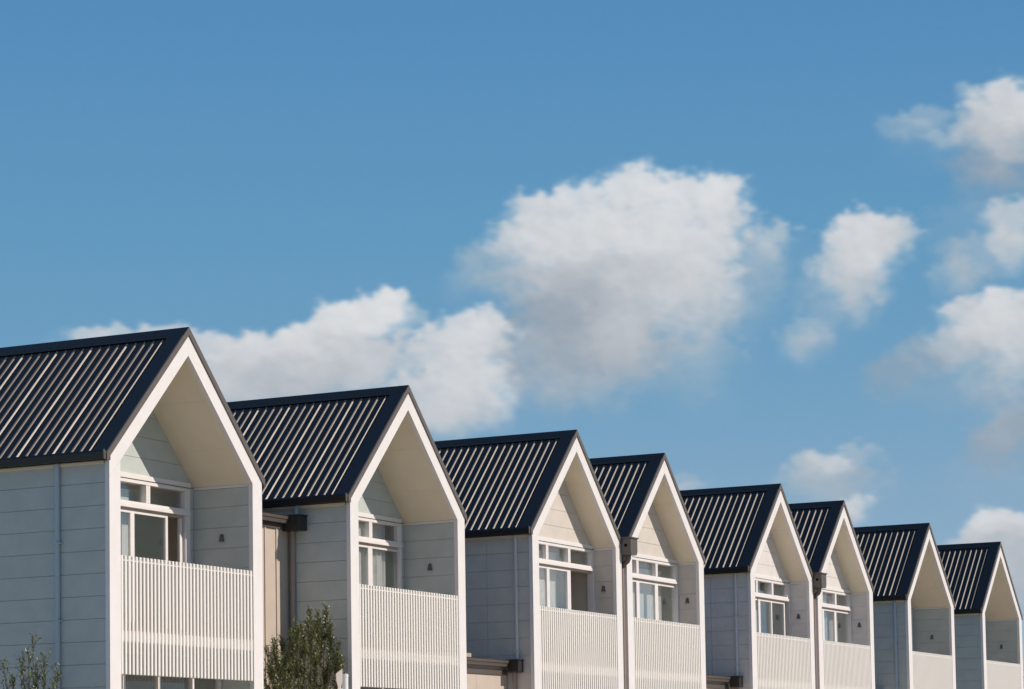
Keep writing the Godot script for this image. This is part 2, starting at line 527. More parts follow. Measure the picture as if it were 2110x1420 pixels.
func make_roof(h: Node3D) -> void:
	if roof_parts.is_empty():
		roof_parts.sheet = make_sheet()
		var k := 1.0043
		# decking on which the sheets lie
		roof_parts.deck = prism(P([W / 2, H_RIDGE - .05, -.06, H_RIDGE - .05 - k * (W / 2 + .06), -.06, H_RIDGE - .13 - k * (W / 2 + .06), W / 2, H_RIDGE - .13, W + .06, H_RIDGE - .13 - k * (W / 2 + .06), W + .06, H_RIDGE - .05 - k * (W / 2 + .06)]), -0.01, -L)
		# ridge cap
		var st := start()
		var r := .135
		add_prism(st, P([W / 2, H_RIDGE + .006, W / 2 - r, H_RIDGE + .006 - k * r, W / 2 - r - .004, H_RIDGE - .026 - k * r, W / 2, H_RIDGE - .006, W / 2 + r + .004, H_RIDGE - .026 - k * r, W / 2 + r, H_RIDGE + .006 - k * r]), .012, -L)
		var pts := []
		var zz := -.368
		while zz > -L:
			pts.append(Vector3(W / 2 - r + .02, H_RIDGE + .004 - k * (r - .02), zz))
			zz -= .168
		screw_heads(st, pts, Vector3(-k, 1, 0).normalized())
		roof_parts.cap = done(st)
		# verge flashing, left and right: front face, coloured as sunlit, and the darker strip lapping the sheets
		for s: float in [-1.0, 1.0]:
			st = start()
			var e := W / 2 + (.085 if s < 0 else .062)
			var X := func(x: float) -> float: return W / 2 + s * x
			add_prism(st, P([X.call(0.0), H_RIDGE, X.call(e), H_RIDGE - k * e, X.call(e), H_TOP - k * e, X.call(0.0), H_TOP]), .022, -.006)
			roof_parts["verge%d" % int(s)] = done(st)
			st = start()
			add_prism(st, P([X.call(0.0), H_RIDGE, X.call(e), H_RIDGE - k * e, X.call(e), H_RIDGE - .012 - k * e, X.call(0.0), H_RIDGE - .012]), -.006, -.285)
			pts = []
			var q := .30
			while q < 2.1:
				pts.append(Vector3(X.call(q), H_RIDGE - k * q - .002, -.255))
				q += .42
			screw_heads(st, pts, Vector3(s * k, 1, 0).normalized())
			roof_parts["lap%d" % int(s)] = done(st)
		# box gutter of the left eave
		var gl := P([-.135, 6.50, .028, 6.492, .028, 6.515, -.115, 6.522, -.115, 6.60, -.105, 6.628, -.128, 6.632, -.142, 6.60])
		roof_parts.gutter = prism(gl, -.012, -L)
		roof_parts.gutter_end = prism(P([-.142, 6.494, .026, 6.488, .026, 6.60, -.08, 6.60, -.13, 6.64, -.148, 6.63]), .004, -.012)
	var roof := part("roof", roof_parts.deck, M.roof_metal, h)
	var z := -.284
	while z > -L + SHEET:
		part("roof_sheet", roof_parts.sheet, M.roof_metal, roof, Vector3(W / 2, H_RIDGE - .045, z))
		var b := part("roof_sheet", roof_parts.sheet, M.roof_metal, roof, Vector3(W / 2, H_RIDGE - .045, z))
		b.scale = Vector3(-1, 1, 1)
		z -= SHEET
	part("ridge_cap", roof_parts.cap, M.roof_metal, roof)
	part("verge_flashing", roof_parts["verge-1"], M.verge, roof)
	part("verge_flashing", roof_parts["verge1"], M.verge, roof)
	part("verge_flashing_top", roof_parts["lap-1"], M.roof_metal, roof)  # top of the same flashing, its weaker light painted by darker metal
	part("verge_flashing_top", roof_parts["lap1"], M.roof_metal, roof)
	var g := part("gutter", roof_parts.gutter, M.roof_metal, h)
	part("gutter_end", roof_parts.gutter_end, M.trim_metal, g)  # gutter metal again, in the copy lightened as if sunlit
	var g2 := part("gutter", roof_parts.gutter, M.roof_metal, h, Vector3(W, 0, 0))
	g2.scale = Vector3(-1, 1, 1)

# a board cut to the slope of the gable: between heights a and b, left to right within the inner slopes
func gable_board(a: float, b: float, z0: float, z1: float) -> ArrayMesh:
	var inner := func(y: float) -> float: return minf(W / 2 - PW - .003, (H_IN_TOP - .004 - y) / 1.0043)
	var wa: float = inner.call(a)
	var wb: float = maxf(inner.call(b), 0.0)
	var poly := [W / 2 - wa, a, W / 2 + wa, a]
	if b > H_IN and a < H_IN:
		poly += [W / 2 + wa, H_IN]
	if b >= H_IN_TOP - .01:
		poly += [W / 2, H_IN_TOP - .006]
	else:
		poly += [W / 2 + wb, b, W / 2 - wb, b]
	if b > H_IN and a < H_IN:
		poly += [W / 2 - wa, H_IN]
	return prism(P(poly), z0, z1)

const PITCH := 0.3365

func make_house(idx: int, d: Dictionary) -> Node3D:
	var h := thing("gabled_house", d.label, "house", Vector3(HOUSE_X[idx], 0, 0), "gabled houses in a row")
	var board: Material = M[d.board]
	var zb: float = -d.depth
	# --- side walls and their boards
	var y_top := 6.455
	for side in 2:
		var x0 := .046 if side == 0 else W - PW + .016
		var x1 := PW - .016 if side == 0 else W - .046
		var wall := bpart("side_wall", Vector3(x0, 0, -.08), Vector3(x1, 6.50, -L), board, h, 0.0)
		if side == 0:
			# outside boards on the side that faces the open gap
			var y: float = d.line
			while y > .3:
				y -= PITCH
			var cuts: Array = d.cuts
			while y < y_top - .05:
				var a := maxf(y, .05) + .0035
				var b := minf(y + PITCH, y_top) - .0035
				for c in cuts.size() - 1:
					var zf: float = cuts[c] - (0.0 if c == 0 else .0025)
					var ze: float = cuts[c + 1] + .0025
					bpart("weatherboard", Vector3(.030, a, zf), Vector3(.046, b, ze), board, wall, .002)
				y += PITCH
		# boards lining the balcony recess
		var xi := PW if side == 0 else W - PW
		var s := -1.0 if side == 0 else 1.0
		var y2: float = d.line - PITCH * 6.0
		while y2 < 6.46:
			var a := maxf(y2, 4.02) + .003
			var b := minf(y2 + PITCH, 6.468) - .003
			if b > a + .02:
				bpart("weatherboard", Vector3(xi + s * .001, a, -.081), Vector3(xi + s * .0165, b, zb), board, wall, .002)
			y2 += PITCH
		bpart("cornice", Vector3(xi - s * .010, 6.470, -.081), Vector3(xi + s * .02, 6.512, zb), M.white_paint, wall, .003)
	# --- white portal: posts and barge boards
	for side in 2:
		var s := 1.0 if side == 0 else -1.0
		var x0 := 0.0 if side == 0 else W
		# the joint follows the lower edge of the barge board out to the corner
		part("post", prism(P([x0, 0, x0 + s * PW, 0, x0 + s * PW, H_IN - .003, x0, H_IN - PW * 1.0043 - .003]), 0.0, -.078), M.white_paint, h)
		part("barge_board", prism(P([x0, H_IN - PW * 1.0043, x0 + s * PW, H_IN, W / 2 - s * .001, H_IN_TOP, W / 2 - s * .001, H_TOP, x0, H_OUT]), 0.0, -.078), M.white_paint, h)
	# --- sloping soffit of the recess, in panels
	for side in 2:
		var s := -1.0 if side == 0 else 1.0
		var cuts := [0.0, .62, 1.30, W / 2 - PW]
		for k in 3:
			var a: float = cuts[k] + (.002 if k > 0 else .001)
			var b: float = cuts[k + 1] - .002
			part("soffit_panel", prism(P([W / 2 + s * a, H_IN_TOP - 1.0043 * a, W / 2 + s * b, H_IN_TOP - 1.0043 * b, W / 2 + s * b, H_IN_TOP + .03 - 1.0043 * b, W / 2 + s * a, H_IN_TOP + .03 - 1.0043 * a]), -.079, zb - .02), M.cream_soffit, h)
		part("roof_lining", prism(P([W / 2, H_IN_TOP + .035, W / 2 + s * (W / 2 - .08), H_IN_TOP + .035 - 1.0043 * (W / 2 - .08), W / 2 + s * (W / 2 - .08), H_IN_TOP + .28 - 1.0043 * (W / 2 - .08), W / 2, H_IN_TOP + .28]), -.08, -L), M.cream_soffit, h)
	# --- wall at the back of the recess: core above the window, boards on it
	var gw := part("gable_wall", gable_board(6.50, 8.4, zb - .016, zb - .14), board, h)
	var y3 := 6.852 - PITCH
	while y3 < H_IN_TOP:
		var a := maxf(y3, 6.50) + .003
		var b := y3 + PITCH - .003
		part("weatherboard", gable_board(a, b, zb - .016, zb), board, gw)
		y3 += PITCH
	bpart("side_strip", Vector3(PW, 3.99, zb), Vector3(d.win[0], 6.50, zb - .14), board, gw, .002)
	if W - PW - d.win[1] > .01:
		var y4: float = d.line - PITCH * 6.0
		while y4 < 6.46:
			bpart("weatherboard", Vector3(d.win[1], maxf(y4, 3.995) + .003, zb), Vector3(W - PW, minf(y4 + PITCH, 6.497) - .003, zb - .14), board, gw, .002)
			y4 += PITCH
	part("fascia", cbox(Vector3(.05, .045, L - .1), .003), M.cream_soffit, h, Vector3(.034, 6.472, -L / 2 - .06))
	# --- balcony slab, deck, floors, ceiling, partition
	bpart("balcony_slab", Vector3(PW + .001, 3.815, -.034), Vector3(W - PW - .001, 3.985, zb - .02), M.white_paint, h, .004)
	var deck := Node3D.new()
	deck.name = "balcony_deck"
	h.add_child(deck)
	var nb := 8 if d.depth > .8 else 4
	for k in nb:
		var z0 := lerpf(-.036, zb, float(k) / nb)
		var z1 := lerpf(-.036, zb, float(k + 1) / nb) + .005
		bpart("deck_board", Vector3(PW + .002, 3.987, z0), Vector3(W - PW - .002, 4.008, z1), M.deck_timber, deck, .002)
	bpart("room_floor", Vector3(PW - .01, 3.72, zb - .03), Vector3(W - PW + .01, 3.985, -L), M.room_floor, h, 0.0)
	bpart("room_ceiling", Vector3(PW - .01, 6.56, zb - .15), Vector3(W - PW + .01, 6.60, -L), M.room_wall, h, 0.0)
	bpart("partition", Vector3(PW - .012, 3.986, -5.2), Vector3(W - PW + .012, 6.559, -5.3), M.room_wall, h, 0.0)
	bpart("rear_wall", Vector3(.05, 0, -L + .15), Vector3(W - .05, 6.5, -L + .01), board, h, 0.0)
	for side in 2:
		var xw := PW - .014 if side == 0 else W - PW + .014
		bpart("wall_lining", Vector3(xw - .003, 3.99, zb - .145), Vector3(xw + .003, 6.558, -5.19), M.room_wall, h, 0.0)
	# --- slatted balustrade
	var rail := bpart("balustrade", Vector3(PW + .004, 5.022, -.046), Vector3(W - PW - .004, 5.036, -.014), M.slat_white, h, .002)
	var ns := 38
	var step := (W - 2.0 * PW) / ns
	var slat := cbox(Vector3(.049, 1.775, .036), .008)
	for k in ns:
		part("slat", slat, M.slat_white, rail, Vector3(PW + step * (k + .5) - W / 2, (RAIL + 3.325) / 2 - 5.029, .0065))
	# --- ground floor: wall with a window band under the balcony
	var gz := -.62
	var lower := Node3D.new()
	lower.name = "lower_window"
	h.add_child(lower)
	bpart("head", Vector3(PW, 3.70, gz), Vector3(W - PW, 3.815, gz - .1), M.white_paint, lower)
	bpart("transom", Vector3(PW, 3.02, gz + .01), Vector3(W - PW, 3.12, gz - .09), M.white_paint, lower)
	bpart("sill", Vector3(PW, .35, gz + .01), Vector3(W - PW, .45, gz - .09), M.white_paint, lower)
	var mx := [PW + .04, 1.23, 2.17, 3.11, W - PW - .04]
	for k in mx.size():
		bpart("mullion", Vector3(mx[k] - .035, .45, gz), Vector3(mx[k] + .035, 3.70, gz - .08), M.white_paint, lower)
		if k > 0:
			bpart("pane", Vector3(mx[k - 1] + .035, 3.12, gz - .045), Vector3(mx[k] - .035, 3.70, gz - .051), M.glass, lower, 0.0)
			bpart("pane", Vector3(mx[k - 1] + .035, .45, gz - .045), Vector3(mx[k] - .035, 3.02, gz - .051), M.glass, lower, 0.0)
	bpart("plinth", Vector3(PW - .01, 0, gz), Vector3(W - PW + .01, .35, gz - .12), board, h, 0.0)
	bpart("ground_floor", Vector3(PW - .01, .0, gz - .13), Vector3(W - PW + .01, .2, -L), M.room_floor, h, 0.0)
	bpart("partition", Vector3(PW - .012, .2, -4.2), Vector3(W - PW + .012, 3.72, -4.3), M.room_wall, h, 0.0)
	make_roof(h)
	make_window(h, d, zb)
	return h

# the glazed wall of the balcony: transom lights above, sliding doors below
func make_window(h: Node3D, d: Dictionary, zb: float) -> void:
	var w := Node3D.new()
	w.name = "balcony_window"
	h.add_child(w)
	var x0: float = d.win[0]
	var x1: float = d.win[1]
	var zf := zb + .035
	var zg := zb - .045
	var white: Material = M.white_paint
	bpart("head_trim", Vector3(PW + .002, 6.497, zb + .028), Vector3(x1 + .02, 6.578, zb + .001), white, w, .003)
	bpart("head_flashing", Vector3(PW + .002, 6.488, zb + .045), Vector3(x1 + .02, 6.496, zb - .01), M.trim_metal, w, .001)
	bpart("head", Vector3(x0, 6.430, zf), Vector3(x1, 6.487, zb - .10), white, w)
	bpart("transom", Vector3(x0, 6.036, zf + .012), Vector3(x1, 6.098, zb - .10), white, w)
	bpart("transom_sash", Vector3(x0, 6.100, zf - .004), Vector3(x1, 6.140, zb - .09), white, w)
	bpart("jamb", Vector3(x1 - d.jamb, 6.141, zf - .002), Vector3(x1, 6.429, zb - .10), white, w)
	bpart("jamb", Vector3(x0, 6.141, zf - .002), Vector3(x0 + .07, 6.429, zb - .10), white, w)
	var edges := [x0 + .07]
	for m: float in d.mull:
		bpart("mullion", Vector3(m - .057, 6.141, zf - .004), Vector3(m - .0015, 6.429, zb - .09), white, w)
		bpart("mullion", Vector3(m + .0015, 6.141, zf - .004), Vector3(m + .057, 6.429, zb - .09), white, w)
		edges += [m - .057, m + .057]
	edges.append(x1 - d.jamb)
	for k in range(0, edges.size(), 2):
		bpart("pane", Vector3(edges[k], 6.141, zg), Vector3(edges[k + 1], 6.429, zg - .006), M.glass, w, 0.0)
		bpart("pane", Vector3(edges[k], 6.141, zg - .018), Vector3(edges[k + 1], 6.429, zg - .024), M.glass, w, 0.0)
	# below: [kind, from, to]; stiles carry the glass, o is the open doorway
	bpart("sill", Vector3(x0, 3.99, zf), Vector3(x1, 4.03, zb - .12), white, w)
	for e: Array in d.doors:
		var a: float = e[1]
		var b: float = e[2]
		if e[0] == "s":
			bpart("stile", Vector3(a, 4.031, zb - .005), Vector3(b, 5.99, zb - .055), white, w)
		elif e[0] == "j":
			bpart("jamb", Vector3(a, 4.031, zf), Vector3(b, 6.035, zb - .11), white, w)
		elif e[0] == "g":
			bpart("pane", Vector3(a, 4.09, zg + .015), Vector3(b, 5.955, zg + .009), M.glass, w, 0.0)
			bpart("pane", Vector3(a, 4.09, zg - .001), Vector3(b, 5.955, zg - .007), M.glass, w, 0.0)
			bpart("door_rail", Vector3(a, 5.956, zb - .008), Vector3(b, 5.99, zb - .052), white, w)
			bpart("door_rail", Vector3(a, 4.031, zb - .008), Vector3(b, 4.09, zb - .052), white, w)
	bpart("track", Vector3(x0, 5.991, zb - .012), Vector3(x1 - .03, 6.035, zb - .10), M.track, w, .002)

# ------------------------------------------------------------------ fittings of the houses
func downpipe(h: Node3D, z: float, y0: float, y1: float, m: Material, r := .04, clips := [], x := -.014) -> void:
	var p := part("downpipe", tube([Vector3(x, y0, z), Vector3(x, y1, z)], r, 16), m, h)
	for y: float in clips:
		bpart("pipe_clip", Vector3(x - r - .004, y - .012, z - r - .004), Vector3(.03, y + .012, z + r + .03), m, p, .003)

# open-topped box that takes a gutter's water
func rain_box(called: String, a: Vector3, b: Vector3, m: Material, parent: Node3D) -> void:
	var o := bpart(called, a, b, m, parent, .006)
	bpart("rim", Vector3(a.x - .018, b.y + .001, minf(a.z, b.z) - .018), Vector3(b.x + .018, b.y + .024, maxf(a.z, b.z) + .018), m, o, .004)

func wall_lamp(idx: int, z: float, label: String) -> void:
	var t := thing("wall_lamp", label, "wall lamp", Vector3(HOUSE_X[idx] + W - PW, 5.66, z), "lamps on the balcony side walls")
	t.scale = Vector3.ONE * .58
	part("back_plate", cbox(Vector3(.014, .19, .11), .004), M.lamp_metal, t, Vector3(-.007, 0, 0))
	# bell-shaped hood, open below
	var st := start()
	var prof := [[.030, .115], [.046, .10], [.055, .05], [.066, -.02], [.082, -.085], [.088, -.098]]
	var rings := []
	for q: Array in prof:
		var ring := []
		for s in 17:
			var an := PI * s / 16.0
			ring.append(Vector3(-sin(an) * q[0] * 1.25 - .014, q[1], cos(an) * q[0]))
		rings.append(ring)
	for k in rings.size() - 1:
		for s in 16:
			var mid: Vector3 = (rings[k][s] + rings[k][s + 1]) / 2.0 + Vector3(.014, 0, 0)
			quad(st, rings[k][s], rings[k][s + 1], rings[k + 1][s + 1], rings[k + 1][s], Vector3(mid.x, .05, mid.z))
	for s in 16:
		tri(st, Vector3(-.014, .115, 0), rings[0][s], rings[0][s + 1], Vector3.UP)
	part("hood", done(st), M.lamp_metal, t)
	part("diffuser", tube([Vector3(-.06, -.10, 0), Vector3(-.06, -.02, 0)], .03, 10), M.slat_white, t)

# pleated cloth between two x, hanging in the plane z
func curtain(idx: int, x0: float, x1: float, z: float, y0: float, y1: float, wave: float, m: Material, called: String, label: String, category: String) -> void:
	var st := start()
	var n := maxi(int((x1 - x0) / .02), 4)
	var pts := []
	for k in n + 1:
		var x := lerpf(x0, x1, float(k) / n)
		pts.append(Vector2(x - x0, wave * (sin(x * 41.0) + .5 * sin(x * 67.0 + 1.0))))
	for k in n:
		quad(st, Vector3(pts[k].x, 0, pts[k].y), Vector3(pts[k + 1].x, 0, pts[k + 1].y), Vector3(pts[k + 1].x, y1 - y0, pts[k + 1].y), Vector3(pts[k].x, y1 - y0, pts[k].y), Vector3(0, 0, 1))
		quad(st, Vector3(pts[k].x, 0, pts[k].y - .004), Vector3(pts[k + 1].x, 0, pts[k + 1].y - .004), Vector3(pts[k + 1].x, y1 - y0, pts[k + 1].y - .004), Vector3(pts[k].x, y1 - y0, pts[k].y - .004), Vector3(0, 0, -1))
	var t := thing(called, label, category, Vector3(HOUSE_X[idx] + x0, y0, z))
	part("cloth", done(st), m, t)
	part("rod", tube([Vector3(-.02, y1 - y0 + .012, 0), Vector3(x1 - x0 + .02, y1 - y0 + .012, 0)], .011, 8), M.slat_white, t)

# block between x0 and x1 with a round hole bored into its x0 face
func add_holed_block(st: SurfaceTool, x0: float, x1: float, y0: float, y1: float, z0: float, z1: float, c: Vector2, r: float) -> void:
	var n := 32
	var edge := func(k: int) -> Vector2:
		var d := Vector2(cos(TAU * k / n), sin(TAU * k / n))
		var ty := ((y1 - c.x) if d.x > 0.0 else (y0 - c.x)) / d.x if absf(d.x) > 1e-6 else 1e9
		var tz := ((z1 - c.y) if d.y > 0.0 else (z0 - c.y)) / d.y if absf(d.y) > 1e-6 else 1e9
		return c + d * minf(ty, tz)
	for k in n:
		var a := Vector2(cos(TAU * k / n), sin(TAU * k / n))
		var b := Vector2(cos(TAU * (k + 1) / n), sin(TAU * (k + 1) / n))
		var p := c + a * r
		var q := c + b * r
		var e: Vector2 = edge.call(k)
		var f: Vector2 = edge.call(k + 1)
		quad(st, Vector3(x0, p.x, p.y), Vector3(x0, q.x, q.y), Vector3(x0, f.x, f.y), Vector3(x0, e.x, e.y), Vector3(-1, 0, 0))
		quad(st, Vector3(x0, p.x, p.y), Vector3(x0, q.x, q.y), Vector3(x1, q.x, q.y), Vector3(x1, p.x, p.y), Vector3(0, -(a.x + b.x), -(a.y + b.y)))
		tri(st, Vector3(x1, c.x, c.y), Vector3(x1, p.x, p.y), Vector3(x1, q.x, q.y), Vector3(-1, 0, 0))
	for z: float in [z0, z1]:
		quad(st, Vector3(x0, y0, z), Vector3(x1, y0, z), Vector3(x1, y1, z), Vector3(x0, y1, z), Vector3(0, 0, 1 if z == z1 else -1))
	for y: float in [y0, y1]:
		quad(st, Vector3(x0, y, z0), Vector3(x1, y, z0), Vector3(x1, y, z1), Vector3(x0, y, z1), Vector3(0, 1 if y == y1 else -1, 0))

# box on a pipe in the narrow gap between two houses of a pair
func valley_head(x: float, label: String) -> void:
	var t := thing("rainwater_head", label, "rainwater head", Vector3(x, 0, 0), "rainwater heads between paired houses")
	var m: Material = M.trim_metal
	var bs := start()
	add_prism(bs, P([-.05, 6.72, .175, 6.72, .175, 6.46, .135, 6.375, -.135, 6.375, -.175, 6.459, -.05, 6.459]), .235, .006)
	add_holed_block(bs, -.175, -.051, 6.46, 6.72, .006, .235, Vector2(6.575, .12), .034)
	var box := part("box", done(bs), m, t)
	bpart("rim", Vector3(-.20, 6.721, .006), Vector3(.20, 6.748, .262), m, box, .004)
	part("outlet", tube([Vector3(-.03, 6.38, .12), Vector3(-.03, 6.31, .12), Vector3(-.02, 6.25, .09), Vector3(0, 6.20, .01), Vector3(0, 6.13, -.05)], .052, 14), m, t)
	var p := part("downpipe", tube([Vector3(0, 6.16, -.052), Vector3(0, 0, -.052)], .045, 14), M.copper_pipe, t)
	for y: float in [5.42, 3.86, 2.0]:
		part("collar", tube([Vector3(0, y - .02, -.052), Vector3(0, y + .02, -.052)], .051, 14), M.copper_pipe, p)
	bpart("gap_board", Vector3(-.125, 0, -.18), Vector3(.125, 6.5, -.2), M.link_board, t, 0.0)

# lower building that joins two houses
func link(x0: float, x1: float, z: float, y_wall: float, y_gut: float, battens: bool, joints: Array, gut_end: float, label: String) -> Node3D:
	var t := thing("link_building", label, "building", Vector3(x0, 0, 0), "low buildings joining the houses")
	var w := x1 - x0
	var wall := bpart("front_wall", Vector3(.01, 0, z - .02), Vector3(w - .01, y_wall + .2, z - .2), M.link_board, t, 0.0)
	# flat sheets with joints, battens over them on the tall one
	var xs := [.012]
	for j: float in joints:
		xs.append(j - x0)
	xs.append(w - .012)
	var rows := [0.05, 1.5, 3.93, y_wall] if y_wall > 5.0 else [0.05, 2.2, y_wall]
	for r in rows.size() - 1:
		for k in xs.size() - 1:
			bpart("wall_panel", Vector3(xs[k] + .003, rows[r] + .003, z), Vector3(xs[k + 1] - .003, rows[r + 1] - .003, z - .02), M.link_board, wall, .002)
	if battens:
		for j: float in joints:
			bpart("batten", Vector3(j - x0 - .02, .05, z + .022), Vector3(j - x0 + .02, y_wall, z + .0005), M.link_board, wall, .003)
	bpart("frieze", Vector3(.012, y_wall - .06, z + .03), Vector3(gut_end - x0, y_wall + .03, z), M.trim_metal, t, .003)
	# gutter with its moulded face
	var gy := y_gut
	var gut := start()
	var st_prof := P([0.0, -.13, .10, -.13, .112, -.075, .13, -.06, .135, -.015, .15, 0.0, .125, 0.0, .118, -.05, .10, -.05, .09, -.115, 0.0, -.115])
	# drawn out along x: profile x -> z, y -> y
	add_prism(gut, st_prof, 0.0, 1.0)
	var gm := done(gut)
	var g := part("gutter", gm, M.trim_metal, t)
	g.transform = Transform3D(Basis(Vector3(0, 0, 1), Vector3(0, 1, 0), Vector3(-(gut_end - x0), 0, 0)), Vector3(gut_end - x0, gy, z + .02))
	# dark roof rising to the back
	part("roof", prism(P([-z - .12, gy - .02, 8.5, gy + .40, 8.5, gy + .30, -z - .12, gy - .09]), 0.0, 1.0), M.roof_metal, t).transform = Transform3D(Basis(Vector3(0, 0, -1), Vector3(0, 1, 0), Vector3(w - .02, 0, 0)), Vector3(.01, 0, 0))
	return t

# ------------------------------------------------------------------ plants
func shrub(called: String, label: String, at: Vector3, tips: Array, seed_: int, twigs: int, leaf_n: int, reach: float, size := 1.0) -> void:
	var r := RandomNumberGenerator.new()
	r.seed = seed_
	var t := thing(called, label, "tree", at)
	var wood := start()
	add_tube(wood, [Vector3.ZERO, Vector3(.03, .6, .02), Vector3(-.02, 1.3, 0)], [.06, .05, .04], 8)
	var leaves := start()
	for tp: Vector3 in tips:
		var tip := tp - at
		var base := Vector3(tip.x * .25, maxf(1.0, tip.y * .5), tip.z * .25)
		var mid := base.lerp(tip, .55) + Vector3(tip.x * .13, -.05, tip.z * .13)
		add_tube(wood, [Vector3(-.02, 1.2, 0), base, mid, tip], [.018, .012, .006, .002], 5, false)
		# side twigs along the last stretch of the limb, leaning upwards
		for k in twigs:
			var back := pow(r.randf(), .75) * reach
			var span := tip.distance_to(mid)
			var p0 := tip.lerp(mid, back / span) if back < span else mid.lerp(base, minf((back - span) / mid.distance_to(base), 1.0))
			var lean := (tip - mid).normalized() + Vector3(r.randfn() * .42, .25 + r.randf() * .35, r.randfn() * .42)
			var len := lerpf(.10, .34, back / reach) * r.randf_range(.6, 1.2)
			if k == 0:
				p0 = tip - (tip - mid).normalized() * .24
				lean = tip - mid
				len = .26
			var p1 := p0 + lean.normalized() * len
			var bow := Vector3(r.randfn() * .02, 0, r.randfn() * .02)
			add_tube(wood, [p0, (p0 + p1) / 2 + bow, p1], [.0032, .0025, .0012], 4, false)
			var axis := (p1 - p0).normalized()
			var side := axis.cross(Vector3(r.randfn(), r.randfn(), r.randfn())).normalized()
			var nl := maxi(int(leaf_n * len / .3), 4)
			for q in nl:
				var g := (q + r.randf()) / nl
				var c := p0.lerp(p1, g) + bow * (1.0 - absf(g * 2.0 - 1.0))
				side = side.rotated(axis, 2.4 + r.randf() * .5)
				var dir := (axis * r.randf_range(.5, 1.3) + side).normalized()
				var wd := dir.cross(axis).normalized().rotated(dir, r.randf_range(-.6, .6))
				var ln := r.randf_range(.030, .072) * size
				var hw := ln * r.randf_range(.17, .24)
				var nrm := dir.cross(wd).normalized()
				if nrm.dot(axis) < 0.0:
					nrm = -nrm
				var m1 := c + dir * ln * .5 + nrm * ln * .06
				var e := c + dir * ln
				var col := Color(.062, .088, .018).lerp(Color(.210, .225, .065), r.randf())
				if r.randf() < .16:
					col = Color(.26, .26, .17)
				for f3: Array in [[c, m1 + wd * hw, e], [c, e, m1 - wd * hw]]:
					var fn: Vector3 = (f3[1] - f3[0]).cross(f3[2] - f3[0]).normalized()
					if fn.dot(nrm) > 0.0:
						f3 = [f3[0], f3[2], f3[1]]
						fn = -fn
					for pp: Vector3 in f3:
						leaves.set_color(col)
						leaves.set_normal(-fn)
						leaves.add_vertex(pp)
	part("trunk", done(wood), M.bark, t)
	part("crown", leaves.commit(), M.leaf, t)

